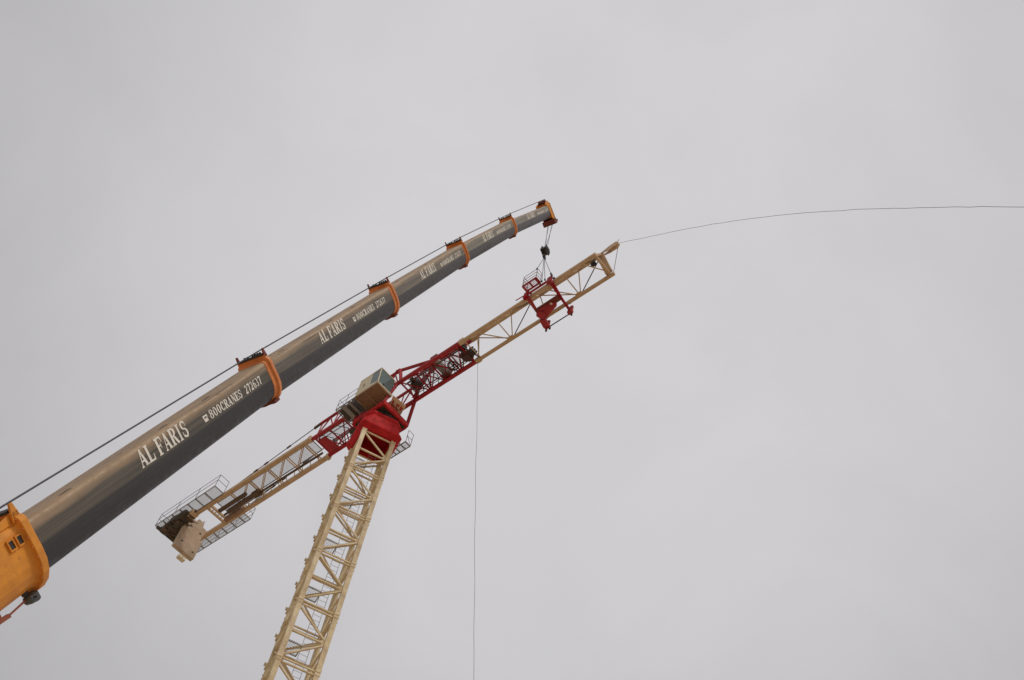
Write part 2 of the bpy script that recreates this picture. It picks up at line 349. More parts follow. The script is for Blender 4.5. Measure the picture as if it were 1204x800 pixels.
# orange base section
m = MB(); fr0 = bframe(0); L = 11.2
HB, WB = 1.22, 0.98
m.loft([profile(HB, WB, x, gr, 0.14) for x, gr in ((-L, 0), (-0.56, 0.0), (-0.46, 0.012), (-.43, 0.045), (-0.42, 0.11), (-0.25, 0.11), (-0.25, -0.07), (-0.7, -0.07))], caps=False)
m.loft([profile(HB, WB, -L, 0, .14), profile(HB, WB, -L + .02, -.02, .14)])
base = m.build('base_section', M['orange'], crane, fr0, 0.014)
for xa in (-0.75, -0.54):
    k = MB(); y = -WB / 2 - .004
    k.box(xa - .055, xa + .055, y - .018, y, .24, .39); k.build('inspection_opening', M['dark'], base)
    k = MB()
    for (a, b, c, d) in ((xa - .08, xa + .08, .39, .42), (xa - .08, xa + .08, .21, .24), (xa - .08, xa - .055, .24, .39), (xa + .055, xa + .08, .24, .39)):
        k.box(a, b, y - .035, y, c, d)
    k.build('opening_frame', M['orange'], base)
k = MB(); t = HB / 2
k.box(-.44, -.27, -WB / 2 - .02, WB / 2 + .02, t + .06, t + .19)
for y in (-WB / 2 - .02, WB / 2 - .03): k.prism([(-.48, y, t + .0), (-.25, y, t + .0), (-.30, y, t + .34), (-.38, y, t + .34)], (0, 0, 0), (0, .05, 0))
k.prism([(-1.5, -WB / 2 + .05, t - .01), (-.44, -WB / 2 + .05, t - .01), (-.44, -WB / 2 + .05, t + .17)], (0, 0, 0), (0, .03, 0))
k.build('saddle_plate', M['orange'], base, None, .01)
k = MB(); k.box(-.47, -.22, -WB / 2 + .06, WB / 2 - .06, t + .193, t + .24); k.build('wear_plate', M['dark'], base)
k = MB()
pr_ = profile(HB, WB, 0, .085, .14)
for q in range(len(pr_)):
    a_, b_ = pr_[q], pr_[(q + 1) % len(pr_)]; nb_ = max(1, int((b_ - a_).length / .16))
    for r2_ in range(nb_):
        p = a_.lerp(b_, (r2_ + .5) / nb_); k.tube((-.445, p.y, p.z), (-.40, p.y, p.z), .016, 6)
k.build('flange_bolts', M['collar'], base)
# floodlight on its arm under the base section
k = MB(); zb = -HB / 2
k.bar((-1.62, -.20, zb + .03), (-1.62, -.20, zb - .10), .07); k.bar((-1.75, -.20, zb - .10), (-1.42, -.20, zb - .12), .09, .07)
k.bar((-1.42, -.20, zb - .12), (-.98, -.20, zb - .09), .03)
FLF = fr0 @ Matrix.Translation((.27, .06, -.02)); fl = k.build('floodlight', M['rustorange'], crane, FLF)
k = MB(); k.loft([[Vector((x, -.20 + ry * cy, zb - .12 + rz * cz)) for cy, cz in ((-1, -.6), (-.6, -1), (.6, -1), (1, -.6), (1, .6), (.6, 1), (-.6, 1), (-1, .6))] for x, ry, rz in ((-.98, .05, .04), (-.93, .10, .08), (-.80, .12, .10), (-.74, .12, .10))])
k.build('lamp_housing', M['lamp'], fl, None, .012)
k = MB(); k.box(-.738, -.728, -.29, -.11, zb - .19, zb - .05); k.build('lens', M['lens'], fl)
k = MB(); k.bar((-.98, -.20, zb + .0), (-.84, -.20, zb + .03), .04); k.bar((-.92, -.20, zb + .04), (-.90, -.20, zb - .06), .05); k.bar((-.86, -.36, zb - .11), (-.86, -.04, zb - .11), .03); k.build('lamp_bracket', M['dark'], fl)
k = MB(); k.path([(-1.75, -.2, zb - .16), (-1.86, -.21, zb - .25), (-2.0, -.21, zb - .31), (-2.08, -.2, zb - .26), (-1.98, -.2, zb - .16)], .012); k.build('cable', M['dark'], fl)

# five telescopic sections
for i in range(5):
    fr = bframe(i); H, W = HS[i], WS[i]; ln = (BP[i + 1] - BP[i]).length
    m = MB(); x1 = ln - (0.002 if i < 4 else .25)
    m.loft([profile(H, W, -1.2, 0), profile(H, W, x1 * .5, 0), profile(H, W, x1, 0)])
    if i < 4:      # hollow mouth lining
        pass
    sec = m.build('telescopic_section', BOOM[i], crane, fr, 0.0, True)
    if i < 4: collar(i, H, W, sec, fr, ln + .05)
    q = H / 1.06; t = MB(); yf = -W / 2 - .002
    text_mesh(t, 'AL FARIS', 3.22, 5.16, .06 * q, .45 * q, yf)
    t.build('lettering', M['letter'], sec)
    t = MB(); text_mesh(t, '@', 5.86, 6.05, .09 * q, .25 * q, yf, gap=0); text_mesh(t, '800CRANES', 6.14, 7.76, .07 * q, .29 * q, yf)
    text_mesh(t, '272637', 7.95, 8.85, .07 * q, .29 * q, yf)
    t.build('lettering', M['letter'], sec)
    # oily slots near the upper corner
    for xx in ((1.15, 4.6, 6.5) if i < 3 else (2.0, 5.5)):
        k = MB(); k.prism([(xx - .18, -W / 2 + .16, H / 2 + .001), (xx - .12, -W / 2 + .11, H / 2 + .001), (xx + .16, -W / 2 + .11, H / 2 + .001), (xx + .2, -W / 2 + .17, H / 2 + .001), (xx + .12, -W / 2 + .22, H / 2 + .001)], (0, 0, 0), (0, 0, .004)); k.build('locking_slot', M['brown'], sec)

# boom head
fr4 = bframe(4); ln = (BP[5] - BP[4]).length; H, W = HS[4], WS[4]
m = MB()
for y in (-W / 2 - .02, W / 2 - .03):
    m.prism([(ln - .75, y, H / 2 + .02), (ln - .65, y, H / 2 + .16), (ln + .15, y, H / 2 + .26), (ln + .32, y, H / 2 - .02), (ln + .30, y, -H / 2 - .35), (ln - .05, y, -H / 2 - .42), (ln - .28, y, -H / 2 + .05), (ln - .25, y, H / 2 - .1)], (0, 0, 0), (0, .05, 0))
m.box(ln - .26, ln - .20, -W / 2 + .04, W / 2 - .04, -H / 2, H / 2 + .1)
m.box(ln - .7, ln + .1, -W / 2 + .04, W / 2 - .04, H / 2 + .02, H / 2 + .08)
head = m.build('boom_head', M['orange'], crane, fr4, .01)
m = MB(); m.box(ln + .26, ln + .345, -W / 2 - .06, W / 2 + .06, -H / 2 - .30, H / 2 + .10); m.build('front_plate', M['tan'], head, None, .01)
for y in (-.20, -.07, .07, .20):
    m = MB(); m.tube((ln - .02, y - .035, H / 2 + .20), (ln - .02, y + .035, H / 2 + .20), .20, 16); m.build('top_sheave', M['rust'], head)
for y in (-.18, .0, .18):
    m = MB(); m.tube((ln + .10, y - .035, -H / 2 - .22), (ln + .10, y + .035, -H / 2 - .22), .24, 18); m.build('lower_sheave', M['rust'], head)
m = MB(); m.box(ln - .30, ln + .24, -W / 2 - .10, W / 2 + .10, -H / 2 - .46, -H / 2 - .12); m.box(ln + .24, ln + .40, -W / 2 - .14, -W / 2 + .0, -H / 2 - .36, -H / 2 - .24)
m.build('sheave_guard', M['rust'], head, None, .01)
m = MB(); m.tube((ln + .1, -W / 2 - .13, -H / 2 - .22), (ln + .1, W / 2 + .13, -H / 2 - .22), .05, 10); m.build('axle', M['dark'], head)

# hoist rope over the guides
pts = []
for i in range(5):
    f = Minv.inverted() @ bframe(i); ln_ = (BP[i + 1] - BP[i]).length
    if i == 0: pts.append(f @ Vector((-10.5, -.20, 1.05)))
    pts.append(f @ Vector((-.08 if i == 0 else 0.02 - .06, -.20, (HB / 2 + .31) if i == 0 else HS[i - 1] / 2 + .275)))
f4 = Minv.inverted() @ fr4
pts.append(f4 @ Vector((ln - .05, -.20, HS[4] / 2 + .39)))
m = MB(); m.path([Minv @ p for p in pts], .019, 8); m.build('hoist_rope', M['rope'], crane)

# falls down to the hook block (plumb)
HK = f4 @ Vector((ln + .1, 0, -H / 2 - .22)); hkz = HK.z - 4.2
HKB = Vector((HK.x, HK.y, hkz))
m = MB()
for y in (-.20, .17):
    for s_ in (-.05, .05):
        a = f4 @ Vector((ln + .10 + (.16 if y > 0 else -.1), y + s_, -H / 2 - .3)); b = HKB + Vector((bright.x, bright.y, 0)) * (-y * .8 + s_) + bh * (.14 if y > 0 else -.14) + Vector((0, 0, .45))
        m.tube(Minv @ a, Minv @ b, .014, 6)
m.build('rope_fall', M['rope'], crane)
# carrier far below the frame
m = MB(); m.box(-1.2, 1.2, -.9, .9, 2.2, 3.2); m.box(-3.2, -.9, -1.3, 1.3, 1.7, 3.6); m.tube((0, -.75, 3), (0, .75, 3), .3, 16)
m.build('superstructure', M['orange'], crane, Matrix.Translation((.0, 0, 0)), .05)
m = MB(); m.box(-7, 6, -1.45, 1.45, .9, 1.65); m.tube((0, 0, 1.6), (0, 0, 2.25), 1.0, 24)
m.build('carrier', M['orange'], crane, None, .05)
for x in (-5.8, -4.2, -2.6, 1.2, 2.8, 4.4):
    for y in (-1.3, 1.3):
        m = MB(); m.tube((x, y - .28, .66), (x, y + .28, .66), .66, 24); m.build('wheel', M['dark'], crane, None, .05)
for x in (-6.6, 5.6):
    for y in (-1, 1):
        m = MB(); m.bar((x, 0, 1.2), (x, y * 4, 1.2), .4, .45); m.tube((x, y * 3.9, 1.2), (x, y * 3.9, .2), .12, 12); m.box(x - .6, x + .6, y * 3.9 - .6, y * 3.9 + .6, 0, .2)
        m.build('outrigger', M['orange'], crane)

# hook block
hb = empty('hook_block', HKB, baz); tag(hb, 'dark steel hook block hanging on two rope falls below the boom head', 'hook block')
m = MB()
for s_ in (-.17, .11):
    m.prism([(-.24, s_, .38), (.20, s_, .46), (.30, s_, .24), (.24, s_, -.28), (-.08, s_, -.40), (-.28, s_, -.10)], (0, 0, 0), (0, .06, 0))
m.build('side_plate', M['dark'], hb, None, .015)
m = MB(); m.tube((.02, -.09, .05), (.02, .09, .05), .27, 20); m.build('sheave', M['olive'], hb)
m = MB(); m.box(-.26, .22, -.22, .22, -.16, .06); m.tube((0, -.24, .05), (0, .24, .05), .07, 12); m.build('cheek_weight', M['dark'], hb, None, .02)
m = MB(); m.tube((0, 0, -.36), (0, 0, -.58), .055, 10)
hp = [(.0, 0, -.55), (.09, 0, -.66), (.14, 0, -.80), (.08, 0, -.93), (-.04, 0, -.97), (-.15, 0, -.90), (-.17, 0, -.80)]
m.path(hp, .05, 8); m.build('hook', M['dark'], hb)
HOOK = HKB + Vector((0, 0, -.90))

# ------------------------------------------------------------------ tower crane (local frame: x along the jib, y to the far side, z up)
MCX, MCY, JAZ = -6.54, 35.87, R(-48.0)
tw = empty('tower_crane', (MCX, MCY, 0), JAZ)
tag(tw, 'tower crane with cream lattice mast, red slewing head, cab and long cream jib being assembled', 'tower crane')
TM = Matrix.Translation((MCX, MCY, 0)) @ Matrix.Rotation(JAZ, 4, 'Z')
def J2W(p): return TM @ Vector(p)
m = MB(); m.box(-2.6, 2.6, -2.6, 2.6, -.2, .42); m.build('foundation', M['concrete'], tw, Matrix.Rotation(R(67.4), 4, 'Z'), .03)

# mast: fourteen bolted sections
PITCH, HW, CH = 3.2, 0.875, 0.235
MROT = Matrix.Rotation(R(67.4), 4, 'Z')       # mast frame: x along the front face, -y towards the viewer
ZT = 45.2
def grating(mb, x0, x1, y0, y1, z, step=.09, t=.005, ax=True, frame=.045):
    k = x0 + step
    while k < x1 - .02:
        mb.box(k - t / 2, k + t / 2, y0, y1, z, z + .03); k += step
    k = y0 + step
    while k < y1 - .02:
        mb.box(x0, x1, k - t / 2, k + t / 2, z + .004, z + .022); k += step
    for (a, b, c, d) in ((x0, x1, y0 - frame / 2, y0 + frame / 2), (x0, x1, y1 - frame / 2, y1 + frame / 2)): mb.box(a, b, c, d, z - .03, z + .036)
    for (a, b, c, d) in ((x0 - frame / 2, x0 + frame / 2, y0, y1), (x1 - frame / 2, x1 + frame / 2, y0, y1)): mb.box(a, b, c, d, z - .034, z + .032)

first = None
sec_parts = []
for si in range(14):
    z0 = ZT - PITCH * (si + 1)
    fr = MROT @ Matrix.Translation((0, 0, z0)) @ (Matrix.Identity(4))
    e = empty('mast_section', (0, 0, 0)); e.parent = tw; e.matrix_local = fr
    if first is None:
        first = e
        for sx in (-1, 1):
            for sy in (-1, 1):
                k = MB(); k.bar((sx * HW, sy * HW, 0), (sx * HW, sy * HW, PITCH), CH)
                for zz in (.02, PITCH - .16):      # joint bushings
                    k.box(sx * HW - CH / 2 - .014, sx * HW + CH / 2 + .014, sy * HW - CH / 2 - .014, sy * HW + CH / 2 + .014, zz, zz + .12)
                for zz in (.25, PITCH - .3):       # pins
                    k.tube((sx * (HW + .16), sy * HW, zz), (sx * (HW - .16), sy * HW, zz), .035, 8)
                sec_parts.append(k.build('chord', M['cream'], e, None, .012))
        for fc in range(4):
            rot = Matrix.Rotation(math.pi / 2 * fc, 3, 'Z')
            def F(u, z, y=0): return rot @ Vector((u, -HW + y, z))
            sgn = 1 if fc % 2 == 0 else -1
            k = MB(); b_ = .085
            i0 = HW - CH / 2 + .01
            k.bar(F(-i0, .09), F(i0, .09), .075, .075); k.bar(F(-i0, PITCH - .10), F(i0, PITCH - .10), .075, .075)
            k.bar(F(-i0, PITCH / 2 - .02, .004), F(i0, PITCH / 2 - .02, .004), .085, .08)
            k.bar(F(-sgn * i0, .26, -.004), F(sgn * i0, PITCH / 2 - .12, -.004), .085, .085); k.bar(F(-sgn * i0, PITCH - .28, -.008), F(sgn * i0, PITCH / 2 + .10, -.008), .085, .085)
            k.prism([F(sgn * i0, PITCH / 2 - .25, -.03), F(sgn * (i0 - .22), PITCH / 2 - .04, -.03), F(sgn * (i0 - .22), PITCH / 2 + .04, -.03), F(sgn * i0, PITCH / 2 + .25, -.03)], (0, 0, 0), rot @ Vector((0, .02, 0)))
            sec_parts.append(k.build('lattice_bracing', M['cream'], e, None, .008))
        k = MB(); k.bar((-HW + .1, -HW + .1, .12), (HW - .1, HW - .1, .12), .06); k.bar((-HW + .1, HW - .1, PITCH / 2 + .05), (HW - .1, -HW + .1, PITCH / 2 + .05), .06)
        sec_parts.append(k.build('plan_bracing', M['cream'], e))
        k = MB(); lx = .28
        for s_ in (-.2, .2): k.bar((lx + s_, .42, 0), (lx + s_, .42, PITCH), .022)
        zz = .15
        while zz < PITCH: k.tube((lx - .2, .42, zz), (lx + .2, .42, zz), .008, 6); zz += .3
        sec_parts.append(k.build('ladder', M['steel'], e))
        k = MB(); grating(k, -.70, .02, -.1, .70, PITCH * .52, .10); k.bar((-.70, -.1, PITCH * .52), (-.70, .70, PITCH * .52), .05)
        sec_parts.append(k.build('rest_platform', M['steel'], e))
        for zz in (.8, 2.4):
            k = MB(); k.box(-HW - CH / 2 - .12, -HW - CH / 2 + .001, HW - .04, HW + .04, zz - .04, zz + .04); k.box(-HW - CH / 2 - .14, -HW - CH / 2 - .09, HW - .06, HW + .06, zz - .07, zz + .07)
            k.box(-HW - CH / 2 - .06, -HW - CH / 2 + .002, HW - .13, HW + .13, zz - .20, zz + .02)
            sec_parts.append(k.build('climbing_lug', M['cream'], e, None, .008))
    else:
        for p in sec_parts:
            c = p.copy(); col.objects.link(c); c.parent = e

ZJ = 49.30           # lower chord plane of jib and counter-jib
# fixed slewing support: aligned with the mast
m = MB(); a, b = 1.02, 1.30
def sq(h, z, cut=.22): return [Vector(p) for p in ((-h + cut, -h, z), (h - cut, -h, z), (h, -h + cut, z), (h, h - cut, z), (h - cut, h, z), (-h + cut, h, z), (-h, h - cut, z), (-h, -h + cut, z))]
m.loft([sq(.80, ZT + 1.25, .1), sq(.84, ZT + .01, .1), sq(1.0, ZT + .003, .1), sq(1.24, ZT + .28, .2), sq(1.26, ZT + .40, .2), sq(1.19, ZT + .44, .2), sq(1.06, ZT + 1.35, .38), sq(1.14, ZT + 1.5, .42), sq(1.14, ZT + 1.62, .42)], caps=True)
ss = m.build('slewing_support', M['red'], tw, MROT, .015)
for sx in (-1, 1):
    for fc in range(4):
        rot = Matrix.Rotation(math.pi / 2 * fc, 3, 'Z')
        k = MB(); k.prism([rot @ Vector(p) for p in ((sx * .55 - .02, -1.17, ZT + .42), (sx * .55 - .02, -1.25, ZT + .44), (sx * .55 - .02, -1.08, ZT + 1.4))], (0, 0, 0), rot @ Vector((.04, 0, 0)))
        k.build('stiffener', M['red'], ss)
for sx in (-1, 1):
    for sy in (-1, 1):
        k = MB(); k.bar((sx * .88, sy * .88, ZT - .04), (sx * 1.06, sy * 1.06, ZT + .38), .20); k.build('corner_gusset', M['red'], ss)
m = MB(); m.tube((0, 0, ZT + 1.62), (0, 0, ZT + 1.86), 1.12, 36); m.tube((0, 0, ZT + 1.70), (0, 0, ZT + 1.78), 1.18, 36); m.build('slewing_ring', M['dark'], tw)
for x, y in ((-.55, .75), (-.8, -.6)):
    k = MB(); k.tube((x, y, ZT + 1.45), (x, y, ZT + 2.4), .17, 14); k.tube((x, y, ZT + 2.2), (x, y, ZT + 2.75), .22, 14); k.build('slewing_motor', M['olive'], tw)
# rotating turntable with legs up to the chords
m = MB(); z0 = ZT + 1.86
for sx in (-1, 1):
    m.bar((sx * 1.22, -1.02, z0 + .24), (sx * 1.22, 1.02, z0 + .24), .16, .34); m.bar((-1.14, sx * .98, z0 + .24), (1.14, sx * .98, z0 + .24), .14, .32)
    m.bar((sx * .5, -.91, z0 + .26), (sx * .5, .91, z0 + .26), .10, .24)
tt = m.build('turntable', M['red'], tw, None, .015)
k = MB(); k.box(-1.13, 1.13, -.9, .9, z0 + .10, z0 + .13); k.build('turntable_floor', M['olive'], tt)
k = MB()
for q in range(28):
    a = 2 * math.pi * q / 28; k.tube((1.15 * math.cos(a), 1.15 * math.sin(a), ZT + 1.60), (1.15 * math.cos(a), 1.15 * math.sin(a), ZT + 1.72), .028, 6)
k.build('ring_bolts', M['dark'], tt)
for sx in (-1, 1):
    for sy in (-1, 1):
        k = MB(); k.bar((sx * 1.15, sy * 1.0, z0 + .3), (sx * 1.55, sy * .75, ZJ), .15); k.build('leg', M['red_shaded'], tt)
k = MB()
for sy in (-1, 1):
    k.tube((1.1, sy * .95, z0 + .5), (-1.3, sy * .8, ZJ - .1), .06); k.tube((-1.1, sy * .95, z0 + .5), (.2, sy * .8, ZJ - .1), .06)
k.tube((-1.3, .9, z0 + .4), (-1.5, -.75, ZJ - .15), .06)
k.build('cross_bracing', M['red_shaded'], tt)

# red root segment: lower chords, raised upper frame, bracing
HWJ = 0.745; XR, XC = 6.30, -5.62
seg = empty('root_segment', (0, 0, 0)); seg.parent = tw
for sy in (-1, 1):
    y = sy * HWJ
    k = MB(); k.bar((XC, y, ZJ), (XR, y, ZJ), .20, .22); k.build('lower_chord', M['red_shaded'], seg, None, .012)
    k = MB(); yu = sy * .70
    k.bar((-5.55, yu, ZJ + 1.55), (.95, yu, ZJ + 1.72), .15); k.build('upper_chord', M['red_shaded'], seg, None, .01)
    k = MB(); k.tube((.95, yu, ZJ + 1.75), (1.25, yu, ZJ + 1.70), .13, 12); k.tube((1.25, yu, ZJ + 1.70), (1.75, sy * .74, ZJ + .05), .11, 12); k.build('portal_leg', M['red_shaded'], seg)
    k = MB(); k.tube((1.2, yu, ZJ + 1.70), (3.6, sy * .2, ZJ + 1.36), .10, 10); k.build('sloping_chord', M['red_shaded'], seg)
    k = MB()
    nodes = [-5.3, -3.9, -2.5, -1.1, .3, 1.5]
    for a, b in zip(nodes[:-1], nodes[1:]):
        k.bar((a, y, ZJ + .08), ((a + b) / 2, yu, ZJ + 1.5), .07); k.bar(((a + b) / 2, yu, ZJ + 1.5), (b, y, ZJ + .08), .07)
        k.bar((a, y * .995, ZJ + .1), (a, yu * .995, ZJ + 1.5), .055)
    k.build('side_bracing', M['red_shaded'], seg, None, .006)
k = MB(); k.bar((2.6, 0, ZJ + 1.32), (XR, 0, ZJ + 1.28), .22, .24); k.build('top_chord', M['red_shaded'], seg, None, .012)
k = MB()
nodes = [1.7, 2.9, 4.1, 5.3, 6.2]
for i, (a, b) in enumerate(zip(nodes[:-1], nodes[1:])):
    mx_ = (a + b) / 2
    for sy in (-1, 1):
        k.bar((a, sy * HWJ, ZJ + .06), (max(mx_, 2.7), 0, ZJ + 1.22), .065); k.bar((max(mx_, 2.7), 0, ZJ + 1.22), (b, sy * HWJ, ZJ + .06), .065)
k.build('web_bracing', M['red_shaded'], seg, None, .006)
k = MB()
bn = [-5.45, -4.2, -2.95, -1.7, 1.7, 2.85, 4.0, 5.15, 6.2]
for i, x in enumerate(bn):
    k.bar((x, -HWJ, ZJ - .02), (x, HWJ, ZJ - .02), .08, .08)
    if i < len(bn) - 1 and not (-1.8 < x < 1.6):
        s_ = 1 if i % 2 else -1
        k.bar((x, s_ * HWJ, ZJ - .035), (bn[i + 1], -s_ * HWJ, ZJ - .035), .06)
        if x > 1: k.bar((x, -s_ * HWJ, ZJ + .005), (bn[i + 1], s_ * HWJ, ZJ + .005), .05)
k.build('bottom_bracing', M['red_shaded'], seg, None, .006)
k = MB()
for i, x in enumerate([-5.0, -4.4, -3.7, -3.1, -2.4, 2.2, 2.75, 3.35, 3.9, 4.6, 5.2, 5.75]):
    s_ = 1 if i % 2 else -1
    k.tube((x, -HWJ, ZJ - .05), (x + .55, .1 * s_, ZJ - .05), .022, 6); k.tube((x + .55, .1 * s_, ZJ - .05), (x + .1, HWJ, ZJ - .05), .022, 6)
for y in (-.42, .44): k.bar((-5.4, y, ZJ - .05), (-1.8, y, ZJ - .05), .035); k.bar((1.8, y, ZJ - .05), (6.1, y, ZJ - .05), .035)
k.build('walkway_bearer', M['maroon'], seg)
# solid plates at the two ends
k = MB(); k.hexa([(-5.35, -.5, ZJ - .10), (-4.75, -.5, ZJ - .10), (-4.55, .62, ZJ - .10), (-5.35, .62, ZJ - .10)], [(-5.35, -.5, ZJ - .06), (-4.75, -.5, ZJ - .06), (-4.55, .62, ZJ - .06), (-5.35, .62, ZJ - .06)]); k.build('end_plate', M['red_shaded'], seg)
k = MB(); k.box(-2.3, -1.2, -.62, .10, ZJ - .16, ZJ + .25); k.box(-3.3, -2.3, .1, .55, ZJ - .12, ZJ + .18); k.build('gearbox', M['olive'], seg, None, .03)
for a, b, c, d in ((-5.3, -1.4, -.55, .25), (1.9, 6.1, -.40, .40)):
    k = MB(); grating(k, a, b, c, d, ZJ + .12, .085); k.build('walkway', M['steel'], seg)
# hoist gear seen through the root segment
k = MB(); k.tube((4.15, -.62, ZJ + .42), (4.15, .62, ZJ + .42), .24, 20)
for y in (-.62, -.5, .5, .62): k.tube((4.15, y - .02, ZJ + .42), (4.15, y + .02, ZJ + .42), .33, 20)
k.build('trolley_winch_drum', M['white'], seg)
k = MB(); k.box(3.85, 4.45, .42, .70, ZJ + .08, ZJ + .7); k.box(3.9, 4.4, -.72, -.62, ZJ + .08, ZJ + .7); k.build('winch_bracket', M['rust'], seg, None, .02)
k = MB()
ring = [(5.05 + .30 * math.cos(2 * math.pi * q / 24), .15 + .30 * math.sin(2 * math.pi * q / 24), ZJ - .12) for q in range(25)]
k.path(ring, .035, 8); k.tube((4.75, .15, ZJ - .12), (5.35, .15, ZJ - .12), .022); k.tube((5.05, -.15, ZJ - .12), (5.05, .45, ZJ - .12), .022); k.tube((5.05, .15, ZJ - .16), (5.05, .15, ZJ - .02), .06, 12)
k.build('rope_sheave', M['dark'], seg)
k = MB(); k.box(2.05, 2.55, -.25, .15, ZJ - .05, ZJ + .38); k.tube((2.3, -.5, ZJ + .2), (2.3, -.25, ZJ + .2), .14, 12); k.build('slewing_cabinet', M['dark'], seg, None, .02)
k = MB(); k.tube((1.6, .55, ZJ - .04), (3.6, -.05, ZJ + 1.1), .10, 10); k.build('raking_tube', M['red_shaded'], seg)
k = MB(); k.prism([(6.0, -.60, ZJ + .08), (6.34, -.60, ZJ + .08), (6.42, -.22, ZJ + .08), (6.1, -.10, ZJ + .08), (5.9, -.25, ZJ + .08)], (0, 0, 0), (0, 0, .12)); k.build('joint_platform', M['dark'], seg, None, .02)
k = MB(); k.prism([(5.72, -.12, ZJ - .06), (6.10, -.30, ZJ - .06), (6.45, -.08, ZJ - .06), (6.55, .32, ZJ - .06), (6.15, .58, ZJ - .06), (5.78, .42, ZJ - .06)], (0, 0, 0), (0, 0, .05)); k.box(5.85, 6.3, .0, .4, ZJ - .16, ZJ - .062); k.build('joint_plate', M['maroon'], seg, None, .02)
k = MB()
for y in (-.05, .12, .28): k.tube((6.52, y, ZJ + .12), (6.52, y + .05, ZJ + .12), .19, 16)
k.tube((6.52, -.15, ZJ + .12), (6.52, .4, ZJ + .12), .04, 10); k.bar((6.3, -.5, ZJ - .03), (6.62, .55, ZJ - .03), .06); k.build('guide_sheaves', M['dark'], seg)

# sign board under the root segment
k = MB(); zs = 48.0
cs = [(1.54, -.80), (.78, -.32), (.80, .56), (1.66, .20)]
k.prism([(x, y, zs) for x, y in cs], (0, 0, 0), (0, 0, .03)); sg = k.build('sign_board', M['signcream'], tw)
c0, c1, c2, c3 = [Vector((x, y, zs)) for x, y in cs]
def SP(u, v, dz=0): return (c0.lerp(c3, u)).lerp(c1.lerp(c2, u), v) + Vector((0, 0, dz))
k = MB()
marks = [[(.10, .30), (.22, .30), (.22, .74), (.10, .74)], [(.22, .60), (.38, .60), (.38, .74), (.22, .74)], [(.44, .28), (.66, .28), (.66, .42), (.44, .42)], [(.44, .42), (.54, .42), (.54, .62), (.44, .62)], [(.44, .62), (.70, .62), (.70, .76), (.44, .76)], [(.74, .22), (.92, .30), (.86, .60), (.74, .52)]]
for p in marks: k.prism([SP(u, v, -.012) for u, v in p], (0, 0, 0), (0, 0, .010))
k.build('emblem', M['signred'], sg)

# cab on the near side
cz0, cz1 = 48.0, 49.62; cx0, cx1, cy0, cy1 = -.42, 1.42, -1.98, -.78
cab = empty('cab', (0, 0, 0)); cab.parent = tw
k = MB(); k.box(cx0, cx1, cy0, cy1, cz0, cz0 + .07); k.build('cab_floor', M['floor'], cab, None, .012)
k = MB()
for x in (cx0 + .02, .35, 1.04, cx1 - .02): k.box(x - .025, x + .025, cy0, cy1, cz0 - .035, cz0 - .002)
for y in (cy0 + .02, cy1 - .02): k.box(cx0, cx1, y - .02, y + .02, cz0 - .03, cz0 - .003)
k.build('floor_frame', M['brown2'], cab)
k = MB(); k.tube((cx1 + .015, -1.55, cz0 + .3), (cx1 - .08, -1.25, cz0 + 1.1), .012, 6); k.box(cx1 + .005, cx1 + .03, -1.62, -1.48, cz0 + .24, cz0 + .32); k.build('wiper', M['dark'], cab)
k = MB(); k.box(.10, .13, cy0 - .03, cy0 - .001, cz0 + .65, cz0 + .95); k.build('door_handle', M['dark'], cab)
k = MB(); k.prism([(cx0, cy0 - .01, cz1), (cx1 - .12, cy0 - .01, cz1), (cx1 - .12, cy1, cz1), (cx0, cy1, cz1)], (0, 0, 0), (0, 0, .07)); k.build('cab_roof', M['cabcream'], cab, None, .02)
k = MB()
for x, y in ((cx1 - .04, cy0 + .03), (cx1 - .04, cy1 - .03)): k.bar((x, y, cz0 + .07), (x - .12, y, cz1), .06)
k.bar((.62, cy0 + .03, cz0 + .4), (.56, cy0 + .03, cz1), .06)
k.bar((cx0, cy0 + .03, cz0 + .1), (cx1, cy0 + .03, cz0 + .1), .06, .08); k.bar((cx1 - .03, cy0, cz0 + .12), (cx1 - .03, cy1, cz0 + .12), .06, .10)
k.build('cab_frame', M['cabcream'], cab, None, .01)
k = MB(); k.box(cx0, .58, cy0, cy0 + .04, cz0 + .07, cz1 - .002); k.prism([(.58, cy0, cz0 + .07), (cx1 - .01, cy0, cz0 + .07), (cx1 - .02, cy0, cz0 + .24), (.58, cy0, cz0 + .46)], (0, 0, 0), (0, .04, 0))
k.box(cx0, cx0 + .04, cy0 + .04, cy1, cz0 + .07, cz1 - .002); k.box(cx0 + .04, .5, cy1 - .04, cy1, cz0 + .07, cz1 - .002)
k.box(cx0 + .4, cx0 + .42, cy0 - .012, cy0 + .001, cz0 + .12, cz1 - .1)
k.build('cab_wall', M['cabcream'], cab, None, .01)
k = MB(); k.prism([(.60, cy0 + .012, cz0 + .45), (cx1 - .03, cy0 + .012, cz0 + .24), (cx1 - .15, cy0 + .012, cz1), (.60, cy0 + .012, cz1)], (0, 0, 0), (0, .012, 0)); k.build('side_window', M['glass'], cab)
k = MB(); k.prism([(cx1 - .03, cy0 + .06, cz0 + .17), (cx1 - .03, cy1 - .06, cz0 + .17), (cx1 - .16, cy1 - .06, cz1), (cx1 - .16, cy0 + .06, cz1)], (0, 0, 0), (.012, 0, 0)); k.build('windscreen', M['glass'], cab)
k = MB(); k.box(.1, .55, -1.65, -1.1, cz0 + .07, cz0 + .5); k.box(.05, .15, -1.65, -1.1, cz0 + .5, cz0 + 1.15); k.box(.7, 1.0, -1.85, -1.6, cz0 + .07, cz0 + .7); k.build('operator_seat', M['dark'], cab, None, .03)
